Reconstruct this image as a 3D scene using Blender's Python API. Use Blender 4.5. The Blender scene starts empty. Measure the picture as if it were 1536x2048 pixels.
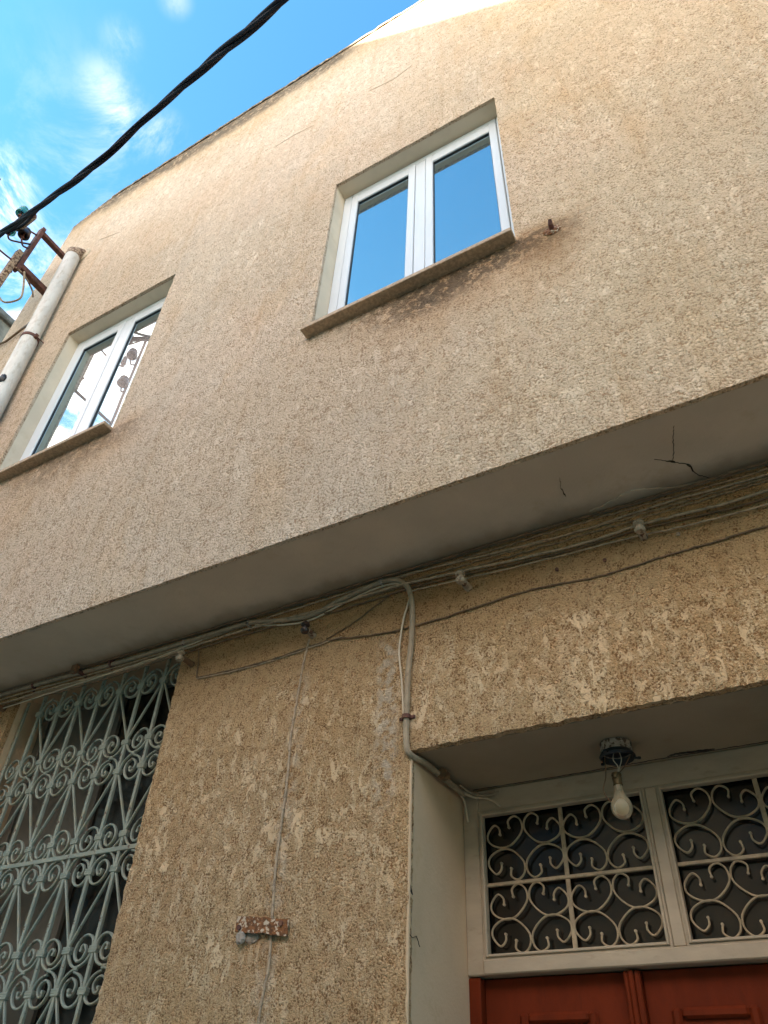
import bpy, math, random
import numpy as np
from mathutils import Vector, Matrix
random.seed(7)
S = bpy.context.scene
C = bpy.context.collection
PI = math.pi

# ------------------------------------------------------------ camera
cam_d = bpy.data.cameras.new('camera')
cam = bpy.data.objects.new('camera', cam_d); C.objects.link(cam)
S.camera = cam
R = [[0.87052291, 0.49050698, 0.03990952],      # image right in world axes
     [-0.29749819, 0.58911046, -0.75129468],    # image down
     [-0.3920264, 0.64214622, 0.65875909]]      # view direction
rx = Vector(R[0]); ry = -Vector(R[1]); rz = -Vector(R[2])
M = Matrix((rx, ry, rz)).transposed().to_4x4()
M.translation = Vector((0, 0, 1.55))
cam.matrix_world = M
cam_d.sensor_fit = 'VERTICAL'
cam_d.sensor_height = 24.0
cam_d.lens = 24.0 * 1498.06 / 2048.0
cam_d.clip_start = 0.05
cam_d.clip_end = 3000

# ------------------------------------------------------------ sky, sun, exposure
SUN = Vector((-1.107, -1.6, 1.0)).normalized()
elev = math.asin(SUN.z); azim = math.atan2(SUN.x, SUN.y)
W = bpy.data.worlds.new('World'); S.world = W; W.use_nodes = True
nt = W.node_tree; nt.nodes.clear()
def wn(t, **k):
    n = nt.nodes.new(t)
    for a, b in k.items(): setattr(n, a, b)
    return n
wl = nt.links.new
sky = wn('ShaderNodeTexSky', sky_type='NISHITA'); sky.sun_disc = False
sky.sun_elevation = elev; sky.sun_rotation = azim % (2 * PI)
sky.air_density = 1.0; sky.dust_density = 0.6; sky.ozone_density = 2.5
bg = wn('ShaderNodeBackground'); bg.inputs['Strength'].default_value = 0.08
out = wn('ShaderNodeOutputWorld')
geo = wn('ShaderNodeTexCoord')
nz = wn('ShaderNodeTexNoise'); nz.inputs['Scale'].default_value = 8.5; nz.inputs['Detail'].default_value = 7; nz.inputs['Roughness'].default_value = 0.68
nz.inputs['Distortion'].default_value = 0.6
wl(geo.outputs['Generated'], nz.inputs['Vector'])
def wmath(op, a, b=None, c=None, clamp=False):
    n = wn('ShaderNodeMath', operation=op); n.use_clamp = clamp
    for i, v in enumerate((a, b, c)):
        if v is None: continue
        if isinstance(v, (int, float)): n.inputs[i].default_value = v
        else: wl(v, n.inputs[i])
    return n.outputs[0]
# clouds: thin wisps in the part of the sky in view (direction, radius, weight), unseen broken cloud added behind the viewer, bright and warm to light the walls
CLOUDS = [((-0.60, 0.115, 0.79), 0.075, .20), ((-0.67, 0.19, 0.72), 0.16, .24),
          ((-0.452, 0.100, 0.886), 0.040, .040), ((-0.455, 0.128, 0.880), 0.044, .045), ((-0.459, 0.153, 0.875), 0.046, .042),
          ((-0.429, 0.175, 0.886), 0.036, .050), ((-0.413, 0.080, 0.908), 0.030, .030), ((-0.347, 0.083, 0.934), 0.024, .035),
          ((-0.528, 0.167, 0.833), 0.085, .022), ((-0.50, 0.10, 0.86), 0.13, .014),
          ((-0.63, -0.33, 0.70), 0.36, .95)]
acc = None
for c, r, w in CLOUDS:
    d = wn('ShaderNodeVectorMath', operation='DISTANCE'); wl(geo.outputs['Generated'], d.inputs[0])
    d.inputs[1].default_value = Vector(c).normalized()
    n = wn('ShaderNodeMapRange', interpolation_type='SMOOTHSTEP'); wl(d.outputs['Value'], n.inputs['Value'])
    n.inputs['From Min'].default_value = 0; n.inputs['From Max'].default_value = r; n.inputs['To Min'].default_value = w; n.inputs['To Max'].default_value = 0
    q = n.outputs['Result']
    acc = q if acc is None else wmath('ADD', acc, q)
sep = wn('ShaderNodeSeparateXYZ'); wl(geo.outputs['Generated'], sep.inputs[0])
bk = wn('ShaderNodeMapRange', interpolation_type='SMOOTHSTEP'); wl(sep.outputs['Y'], bk.inputs['Value'])
for k, v in (('From Min', -.47), ('From Max', -.70), ('To Min', 0), ('To Max', 1.0)): bk.inputs[k].default_value = v
acc = wmath('ADD', acc, bk.outputs['Result'])
mpn = wn('ShaderNodeMapping'); mpn.inputs['Scale'].default_value = (1, 1, 1); mpn.inputs['Rotation'].default_value = (.3, .5, .2)
wl(geo.outputs['Generated'], mpn.inputs['Vector']); wl(mpn.outputs[0], nz.inputs['Vector'])
cn = wn('ShaderNodeMapRange', interpolation_type='SMOOTHSTEP'); wl(nz.outputs['Fac'], cn.inputs['Value'])
for k, v in (('From Min', .40), ('From Max', .66), ('To Min', 0), ('To Max', 1.8)): cn.inputs[k].default_value = v
cl = wmath('MULTIPLY', acc, cn.outputs['Result'], clamp=True)
tint = wn('ShaderNodeMix', data_type='RGBA', blend_type='MULTIPLY'); tint.inputs['Factor'].default_value = 1
wl(sky.outputs['Color'], tint.inputs['A']); tint.inputs['B'].default_value = (0.62, 1.17, 1.18, 1)
mix = wn('ShaderNodeMix', data_type='RGBA')
wl(cl, mix.inputs['Factor']); wl(tint.outputs['Result'], mix.inputs['A'])
mix.inputs['B'].default_value = (17.5, 13.6, 11.4, 1)
wl(mix.outputs['Result'], bg.inputs['Color']); wl(bg.outputs[0], out.inputs['Surface'])

sd = bpy.data.lights.new('sun', 'SUN'); sd.energy = 5.0; sd.angle = math.radians(0.53); sd.color = (1.0, 0.93, 0.82)
so = bpy.data.objects.new('sun', sd); C.objects.link(so)
so.rotation_euler = SUN.to_track_quat('Z', 'Y').to_euler(); so.location = SUN * 40
S.view_settings.view_transform = 'Standard'; S.view_settings.look = 'None'
S.view_settings.gamma = 1.0; S.view_settings.use_curve_mapping = False
S.view_settings.exposure = 2.50
S.cycles.max_bounces = 8; S.cycles.diffuse_bounces = 5

# ------------------------------------------------------------ node material helper
class Mat:
    def __init__(s, name):
        s.m = bpy.data.materials.new(name); s.m.use_nodes = True
        s.t = s.m.node_tree; s.b = s.t.nodes['Principled BSDF']
        s.tc = s.t.nodes.new('ShaderNodeTexCoord').outputs['Object']
    def l(s, a, b): s.t.links.new(a, b)
    def noise(s, scale, detail=3, rough=0.55, vec=(1, 1, 1), dist=0.0, off=(0, 0, 0)):
        mp = s.t.nodes.new('ShaderNodeMapping'); s.l(s.tc, mp.inputs['Vector'])
        mp.inputs['Scale'].default_value = vec; mp.inputs['Location'].default_value = off
        n = s.t.nodes.new('ShaderNodeTexNoise'); n.inputs['Scale'].default_value = scale
        n.inputs['Detail'].default_value = detail; n.inputs['Roughness'].default_value = rough; n.inputs['Distortion'].default_value = dist
        s.l(mp.outputs[0], n.inputs['Vector']); return n.outputs['Fac']
    def voro(s, scale, feature='DISTANCE_TO_EDGE', vec=(1, 1, 1), warp=None):
        mp = s.t.nodes.new('ShaderNodeMapping'); s.l(s.tc, mp.inputs['Vector']); mp.inputs['Scale'].default_value = vec
        v = mp.outputs[0]
        if warp:
            n = s.t.nodes.new('ShaderNodeTexNoise'); n.inputs['Scale'].default_value = warp[0]; n.inputs['Detail'].default_value = 2
            s.l(s.tc, n.inputs['Vector'])
            a = s.t.nodes.new('ShaderNodeVectorMath'); a.operation = 'MULTIPLY_ADD'
            s.l(n.outputs['Color'], a.inputs[0]); a.inputs[1].default_value = (warp[1],) * 3; s.l(v, a.inputs[2]); v = a.outputs[0]
        n = s.t.nodes.new('ShaderNodeTexVoronoi'); n.feature = feature; n.inputs['Scale'].default_value = scale
        s.l(v, n.inputs['Vector']); return n.outputs['Distance']
    def math(s, op, a, b=None, clamp=False, c=None):
        n = s.t.nodes.new('ShaderNodeMath'); n.operation = op; n.use_clamp = clamp
        for i, v in enumerate((a, b, c)):
            if v is None: continue
            if isinstance(v, (int, float)): n.inputs[i].default_value = v
            else: s.l(v, n.inputs[i])
        return n.outputs[0]
    def ramp(s, f, lo, hi, a=0.0, b=1.0, smooth=True):
        n = s.t.nodes.new('ShaderNodeMapRange'); n.interpolation_type = 'SMOOTHSTEP' if smooth else 'LINEAR'
        s.l(f, n.inputs['Value'])
        for k, v in (('From Min', lo), ('From Max', hi), ('To Min', a), ('To Max', b)): n.inputs[k].default_value = v
        return n.outputs['Result']
    def mix(s, f, a, b, blend='MIX'):
        n = s.t.nodes.new('ShaderNodeMix'); n.data_type = 'RGBA'; n.blend_type = blend
        if isinstance(f, (int, float)): n.inputs['Factor'].default_value = f
        else: s.l(f, n.inputs['Factor'])
        for k, v in (('A', a), ('B', b)):
            if isinstance(v, tuple): n.inputs[k].default_value = (*v, 1)
            else: s.l(v, n.inputs[k])
        return n.outputs['Result']
    def xyz(s):
        n = s.t.nodes.new('ShaderNodeSeparateXYZ'); s.l(s.tc, n.inputs[0]); return n.outputs
    def bump(s, h, dist=0.004, strength=1.0, prev=None):
        n = s.t.nodes.new('ShaderNodeBump'); n.inputs['Distance'].default_value = dist; n.inputs['Strength'].default_value = strength
        s.l(h, n.inputs['Height'])
        if prev is not None: s.l(prev, n.inputs['Normal'])
        s.l(n.outputs[0], s.b.inputs['Normal']); return n.outputs[0]
    def col(s, c):
        if isinstance(c, tuple): s.b.inputs['Base Color'].default_value = (*c, 1)
        else: s.l(c, s.b.inputs['Base Color'])
    def set(s, rough=0.8, metal=0.0, spec=None):
        s.b.inputs['Roughness'].default_value = rough; s.b.inputs['Metallic'].default_value = metal
        if spec is not None: s.b.inputs['Specular IOR Level'].default_value = spec
        return s.m

MT = {}
def stucco(name, cols, kind):
    """Rough-cast render, trowelled flat in patches: dark pits, grains, paler flattened streaks."""
    m = Mat(name)
    fs = 1.0 if kind == 'lower' else .80
    n1 = m.noise((128 if kind == 'lower' else 104) * fs, 3, .6)
    n0 = m.noise(27 * fs, 2, .5, off=(2, 7, 1))
    fine = m.noise(230, 2, .6)
    edge = m.voro((76 if kind == 'lower' else 60) * fs, warp=(70, .022))
    edge2 = m.voro(27 * fs, warp=(40, .04))
    streak = m.noise(27, 4, .66, vec=(1, 1, .45), dist=.7, off=(3, 1, 9))
    patch = m.noise(1.5, 3, .55, off=(5, 2, 4))
    big = m.noise(.55, 3, .6, off=(8, 3, 1))
    z = m.xyz()[2]; x = m.xyz()[0]
    g = m.ramp(m.math('ADD', m.math('MULTIPLY', n1, .7), m.math('MULTIPLY', n0, .3)), .34, .62)
    e = m.math('MULTIPLY', m.ramp(edge, .0, .16), m.math('ADD', m.math('MULTIPLY', m.ramp(edge2, .0, .10), .4), .6))
    h = m.math('ADD', m.math('MULTIPLY', m.math('MULTIPLY', g, m.math('ADD', m.math('MULTIPLY', e, .7), .3)), .85), m.math('MULTIPLY', fine, .15))
    sm = m.math('ADD', m.math('MULTIPLY', streak, .84), m.math('MULTIPLY', patch, .20))
    sm = m.math('ADD', sm, m.math('MULTIPLY', m.math('SUBTRACT', h, .5), .20))
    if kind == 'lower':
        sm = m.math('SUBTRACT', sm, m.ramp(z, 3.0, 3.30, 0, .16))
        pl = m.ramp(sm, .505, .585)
    else:
        sm = m.math('ADD', sm, m.ramp(z, 6.5, 9.8, 0, .05))
        pl = m.ramp(sm, .53, .66)
    pl = m.math('MULTIPLY', pl, m.ramp(m.noise(3.1, 3, .6, off=(2, 2, 8)), .36, .56, .5 if kind == 'lower' else .5, 1.0))
    keep_ = m.math('SUBTRACT', 1.0, m.math('MULTIPLY', pl, .86 if kind == 'lower' else .65))
    hh = m.math('ADD', m.math('MULTIPLY', h, keep_), m.math('MULTIPLY', m.math('SUBTRACT', 1.0, keep_), m.math('ADD', .70, m.math('MULTIPLY', n0, .12))))
    pit, mid, flat = cols
    c = m.mix(m.ramp(h, .05, .40) if kind == 'lower' else m.ramp(m.math('ADD', h, m.ramp(z, 5.6, 9.0, 0, .06)), .05, .42), pit, mid)
    c = m.mix(m.math('MULTIPLY', pl, .80 if kind == 'lower' else .85), c, flat)
    rain = m.noise(9, 4, .6, vec=(1, 1, .10), off=(4, 0, 2))
    c = m.mix(m.ramp(rain, .48, .70, 0, .55), c, m.mix(1.0, c, (.90, .83, .74), 'MULTIPLY'))
    c = m.mix(m.ramp(m.noise(1.1, 3, .6, off=(6, 6, 1)), .46, .64, 0, .8), c, m.mix(1.0, c, (1.0, .965, .95), 'MULTIPLY'))
    # weathering: ochre and grey drifts
    c = m.mix(m.ramp(m.noise(1.9, 4, .6, vec=(1, 1, .55), off=(1, 4, 2)), .52, .70, 0, .34), c, m.mix(1.0, c, (1.0, .87, .68), 'MULTIPLY'))
    c = m.mix(m.ramp(m.noise(2.6, 4, .6, vec=(1, 1, .5), off=(9, 1, 6)), .52, .70, 0, .5), c, m.mix(1.0, c, (.90, .94, .98), 'MULTIPLY'))
    c = m.mix(m.ramp(big, .38, .62, 0, 1), c, m.mix(1.0, c, (.93, .90, .86), 'MULTIPLY'))
    c = m.mix(m.math('MULTIPLY', m.ramp(m.math('ADD', x, m.math('MULTIPLY', m.noise(.8, 3, .6, off=(1, 9, 5)), 1.6)), -.5, .9), .8 if kind == 'upper' else .35), c, m.mix(1.0, c, (1.07, 1.02, .88), 'MULTIPLY'))
    dn = m.noise(24, 4, .7)
    if kind == 'upper':
        wob = m.noise(2.0, 3, .6, off=(4, 4, 4))
        zz = m.math('ADD', z, m.math('MULTIPLY', m.math('SUBTRACT', wob, .5), .42))
        # soot along the parapet top
        top = m.math('MULTIPLY', m.ramp(zz, 9.52, 9.80), m.ramp(dn, .28, .52))
        top = m.math('MULTIPLY', top, m.ramp(x, -2.0, -1.55, 1, .08))
        c = m.mix(m.math('MULTIPLY', top, .82), c, (.10, .085, .07))
        c = m.mix(m.ramp(zz, 9.10, 9.80, 0, .7), c, m.mix(1.0, c, (.96, .88, .70), 'MULTIPLY'))
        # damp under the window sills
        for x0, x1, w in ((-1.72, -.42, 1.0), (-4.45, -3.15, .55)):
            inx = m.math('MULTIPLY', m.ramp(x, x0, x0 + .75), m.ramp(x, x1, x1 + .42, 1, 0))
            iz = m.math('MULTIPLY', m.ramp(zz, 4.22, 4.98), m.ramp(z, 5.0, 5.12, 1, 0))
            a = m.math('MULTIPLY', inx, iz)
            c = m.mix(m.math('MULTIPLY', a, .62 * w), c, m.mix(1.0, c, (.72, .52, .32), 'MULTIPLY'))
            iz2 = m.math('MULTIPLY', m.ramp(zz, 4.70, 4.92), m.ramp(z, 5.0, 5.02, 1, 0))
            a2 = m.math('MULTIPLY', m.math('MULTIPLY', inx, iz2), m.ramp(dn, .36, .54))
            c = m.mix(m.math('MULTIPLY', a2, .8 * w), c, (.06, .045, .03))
        # rust run beside the sill, from the iron stub
        dx = m.math('ABSOLUTE', m.math('SUBTRACT', x, -.33)); dz = m.math('ABSOLUTE', m.math('SUBTRACT', zz, 4.86))
        a = m.math('MULTIPLY', m.ramp(dx, .02, .22, 1, 0), m.ramp(dz, .04, .34, 1, 0))
        c = m.mix(m.math('MULTIPLY', a, .42), c, (.34, .19, .08))
        # grime at the foot of the downpipe
        a = m.math('MULTIPLY', m.ramp(x, -4.55, -4.9), m.math('MULTIPLY', m.ramp(zz, 6.35, 5.8), m.ramp(dn, .34, .52)))
        c = m.mix(m.math('MULTIPLY', a, .75), c, (.14, .12, .11))
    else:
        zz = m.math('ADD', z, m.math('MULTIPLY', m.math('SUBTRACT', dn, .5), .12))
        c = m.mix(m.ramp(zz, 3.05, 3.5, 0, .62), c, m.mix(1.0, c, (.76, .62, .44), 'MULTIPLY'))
        # pale drip bands and rust under the iron strap
        for xc, wd, z0, z1, cc, st in ((-1.36, .07, 2.4, 3.25, (.62, .58, .50), .45), (-1.79, .06, 1.5, 3.2, (.60, .54, .44), .28)):
            a = m.math('MULTIPLY', m.ramp(m.math('ABSOLUTE', m.math('SUBTRACT', x, xc)), wd * .3, wd, 1, 0), m.math('MULTIPLY', m.ramp(z, z0, z0 + .3), m.ramp(z, z1 - .1, z1, 1, 0)))
            c = m.mix(m.math('MULTIPLY', m.math('MULTIPLY', a, m.ramp(n0, .4, .6)), st), c, cc)
        dx = m.math('ABSOLUTE', m.math('SUBTRACT', x, -1.83))
        a = m.math('MULTIPLY', m.ramp(dx, .03, .16, 1, 0), m.math('MULTIPLY', m.ramp(z, 1.85, 2.15), m.ramp(z, 2.18, 2.24, 1, 0)))
        c = m.mix(m.math('MULTIPLY', a, .3), c, (.36, .17, .06))
    m.col(c)
    if kind == 'upper': hh = m.math('MULTIPLY', hh, m.ramp(z, 6.0, 9.4, 1.2, .45))
    m.bump(hh, .0075, 1.0)
    return m.set(.93, spec=.25)
MT['stucco_up'] = stucco('stucco_upper', ((.35, .235, .145), (.72, .58, .435), (.83, .70, .56)), 'upper')
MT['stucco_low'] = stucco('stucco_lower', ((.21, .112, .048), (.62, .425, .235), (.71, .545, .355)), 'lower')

def plain(name, col, rough=.7, metal=0., var=.15, scale=8., dirt=None, bump=0., bscale=60., spec=None, spots=None, vec=(1, 1, 1)):
    m = Mat(name)
    n = m.noise(scale, 4, .6, vec=vec)
    c = m.mix(m.ramp(n, .35, .65), tuple(v * (1 - var) for v in col), tuple(min(1, v * (1 + var * .6)) for v in col))
    if dirt: c = m.mix(m.ramp(m.noise(scale * 2.3, 5, .7, vec=vec, off=(3, 3, 3)), dirt[1], dirt[2], 0, dirt[3]), c, dirt[0])
    if spots: c = m.mix(m.ramp(m.noise(spots[1], 3, .6, off=(7, 1, 2)), spots[2], spots[3]), c, spots[0])
    m.col(c)
    if bump: m.bump(m.noise(bscale, 4, .6), bump, 1.0)
    return m.set(rough, metal, spec)

def plaster(name, col, z_dirt=None):
    m = Mat(name)
    c = m.mix(m.ramp(m.noise(2.2, 5, .6), .35, .65), tuple(v * .86 for v in col), col)
    c = m.mix(m.ramp(m.noise(7, 5, .7, off=(2, 2, 2)), .56, .72, 0, .35), c, tuple(v * f for v, f in zip(col, (.75, .68, .55))))
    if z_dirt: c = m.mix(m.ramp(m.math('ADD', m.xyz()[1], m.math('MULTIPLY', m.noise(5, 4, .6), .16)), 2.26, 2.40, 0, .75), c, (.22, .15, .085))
    m.col(c); m.bump(m.math('ADD', m.noise(90, 4, .6), m.math('MULTIPLY', m.noise(14, 2, .5), 1.2)), .0014, .8)
    return m.set(.85, spec=.25)
MT['soffit'] = plaster('soffit_paint', (.60, .495, .375), True)
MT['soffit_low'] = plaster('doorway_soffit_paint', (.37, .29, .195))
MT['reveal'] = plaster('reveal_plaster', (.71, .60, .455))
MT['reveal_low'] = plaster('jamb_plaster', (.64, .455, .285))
MT['concrete'] = plain('parapet_concrete', (.16, .14, .12), .95, var=.3, scale=14, bump=.004)
MT['alu'] = plain('white_aluminium', (.62, .66, .69), .32, var=.03, scale=3, dirt=((.45, .42, .36), .60, .78, .35), vec=(6, 6, 1))
MT['gasket'] = plain('rubber_gasket', (.03, .035, .04), .6)
MT['sill'] = plain('sill_stone', (.42, .295, .18), .6, var=.25, scale=60, dirt=((.16, .11, .07), .5, .7, .5))
MT['cream'] = plain('cream_joinery', (.44, .355, .25), .5, var=.10, scale=4, dirt=((.24, .18, .11), .56, .74, .5), bump=.0010, bscale=40, vec=(1, 1, 3))
MT['red'] = plain('red_brown_door', (.14, .021, .005), .65, spec=.12, var=.14, scale=5, dirt=((.07, .014, .006), .55, .75, .4), bump=.0006, bscale=70, vec=(3, 3, 1))
MT['grille'] = plain('pale_green_paint', (.27, .285, .225), .5, var=.16, scale=6, dirt=((.30, .27, .17), .50, .66, .75), bump=.0012, bscale=120, spots=((.12, .06, .03), 42, .64, .69))
MT['transom_iron'] = plain('cream_iron', (.42, .32, .20), .5, var=.2, scale=18, dirt=((.16, .10, .055), .52, .7, .7), bump=.0008, bscale=150)
MT['conduit'] = plain('grey_conduit', (.34, .265, .175), .7, var=.15, scale=14, dirt=((.13, .09, .055), .5, .7, .6))
MT['wire_brown'] = plain('brown_wire', (.16, .095, .045), .6, var=.3, scale=25)
MT['wire_tan'] = plain('painted_wire', (.42, .31, .20), .65, var=.2, scale=25, dirt=((.12, .08, .05), .5, .65, .7))
MT['wire_crust'] = plain('crusted_wire', (.33, .22, .125), .95, var=.35, scale=60, bump=.003, bscale=120)
MT['wire_pale'] = plain('pale_wire', (.60, .50, .36), .55, var=.12, scale=20)
MT['black_cable'] = plain('black_cable', (.006, .006, .012), .7, var=.3, scale=14, spec=.15)
MT['rust'] = plain('rusted_steel', (.115, .040, .028), .75, var=.35, scale=18, dirt=((.22, .10, .045), .52, .66, .8), bump=.002, bscale=90)
MT['rust_flaky'] = plain('flaking_rust', (.22, .085, .026), .85, var=.5, scale=70, spots=((.56, .44, .31), 60, .54, .60), bump=.004, bscale=80)
MT['rust_paint'] = plain('painted_rust', (.36, .26, .17), .8, var=.3, scale=30, spots=((.10, .045, .025), 45, .52, .57), bump=.003, bscale=90)
MT['pipe'] = plain('pvc_pipe', (.62, .59, .53), .55, var=.10, scale=4, dirt=((.36, .29, .20), .48, .74, .65), vec=(3, 3, 1))
MT['porcelain'] = plain('porcelain', (.40, .315, .215), .5, var=.15, scale=50, spots=((.20, .13, .08), 60, .54, .62))
MT['peg'] = plain('brown_peg', (.16, .085, .04), .7, var=.3, scale=30)
MT['dark'] = plain('dark_room', (.02, .018, .016), .9)
MT['mortar'] = plain('cement_lump', (.36, .30, .24), .95, var=.25, scale=30, bump=.006, bscale=60)
MT['mortar_warm'] = plain('mortar_ring', (.62, .50, .36), .9, var=.2, scale=30, bump=.005, bscale=60)
MT['crack'] = plain('crack_dark', (.035, .024, .016), .95)
MT['faint_crack'] = plain('render_hairline', (.58, .46, .34), .95)
MT['grey_leaf'] = plain('grey_shutter', (.12, .105, .08), .6, var=.1, scale=2)
MT['asphalt'] = plain('asphalt', (.36, .30, .225), .95, var=.2, scale=6, bump=.004, bscale=90)
MT['paving'] = plain('pavement_concrete', (.42, .37, .30), .9, var=.2, scale=5, bump=.002, bscale=90)
MT['opp'] = plain('opposite_render', (.68, .58, .44), .9, var=.12, scale=1.2, bump=.004, bscale=50)
MT['opp2'] = plain('opposite_render_ochre', (.70, .56, .38), .9, var=.12, scale=1.2, bump=.004, bscale=50)
MT['nbr'] = plain('neighbour_render', (.22, .18, .14), .95, var=.35, scale=5, bump=.01, bscale=20)
MT['shutter'] = plain('blue_shutter', (.08, .16, .24), .6)
MT['brass'] = plain('tarnished_brass', (.20, .13, .06), .5, metal=.6, var=.4, scale=60)
MT['tin'] = plain('peeling_tin', (.34, .29, .23), .7, var=.3, scale=40, spots=((.08, .05, .03), 55, .52, .57))
MT['black_tin'] = plain('blackened_tin', (.012, .012, .014), .45, var=.3, scale=20)

def glass_mat(name, tint, refl, dark, rough=.0):
    """Reflective dark pane: mirror coat by Fresnel over a nearly black interior."""
    m = Mat(name); t = m.t
    m.b.inputs['Base Color'].default_value = (*dark, 1); m.b.inputs['Roughness'].default_value = .15
    g = t.nodes.new('ShaderNodeBsdfGlossy'); g.inputs['Color'].default_value = (*tint, 1); g.inputs['Roughness'].default_value = rough
    lw = t.nodes.new('ShaderNodeLayerWeight'); lw.inputs['Blend'].default_value = .35
    f = m.math('ADD', m.math('MULTIPLY', lw.outputs['Fresnel'], 1.0 - refl), refl, clamp=True)
    mx = t.nodes.new('ShaderNodeMixShader'); m.l(f, mx.inputs[0]); m.l(m.b.outputs[0], mx.inputs[1]); m.l(g.outputs[0], mx.inputs[2])
    m.l(mx.outputs[0], t.nodes['Material Output'].inputs['Surface'])
    b = t.nodes.new('ShaderNodeBump'); b.inputs['Distance'].default_value = .0015; b.inputs['Strength'].default_value = .25
    m.l(m.noise(2.2, 1, .4), b.inputs['Height']); m.l(b.outputs[0], g.inputs['Normal'])
    return m.m
MT['pane'] = glass_mat('mirror_pane', (.62, .86, .96), .30, (.02, .025, .03))
MT['pane_old'] = glass_mat('old_pane', (.26, .22, .17), .01, (.012, .008, .005), .22)
def clear_glass(name, col, rough, trans=1.0):
    m = Mat(name); m.col(col); m.b.inputs['Transmission Weight'].default_value = trans; m.b.inputs['IOR'].default_value = 1.5
    return m.set(rough)
MT['green_glass'] = clear_glass('green_glass', (.10, .42, .40), .12, .55)
MT['brown_glass'] = plain('brown_ceramic', (.035, .018, .014), .3, var=.2)
MT['bulb'] = clear_glass('dusty_bulb', (.78, .66, .42), .38, .7)

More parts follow.
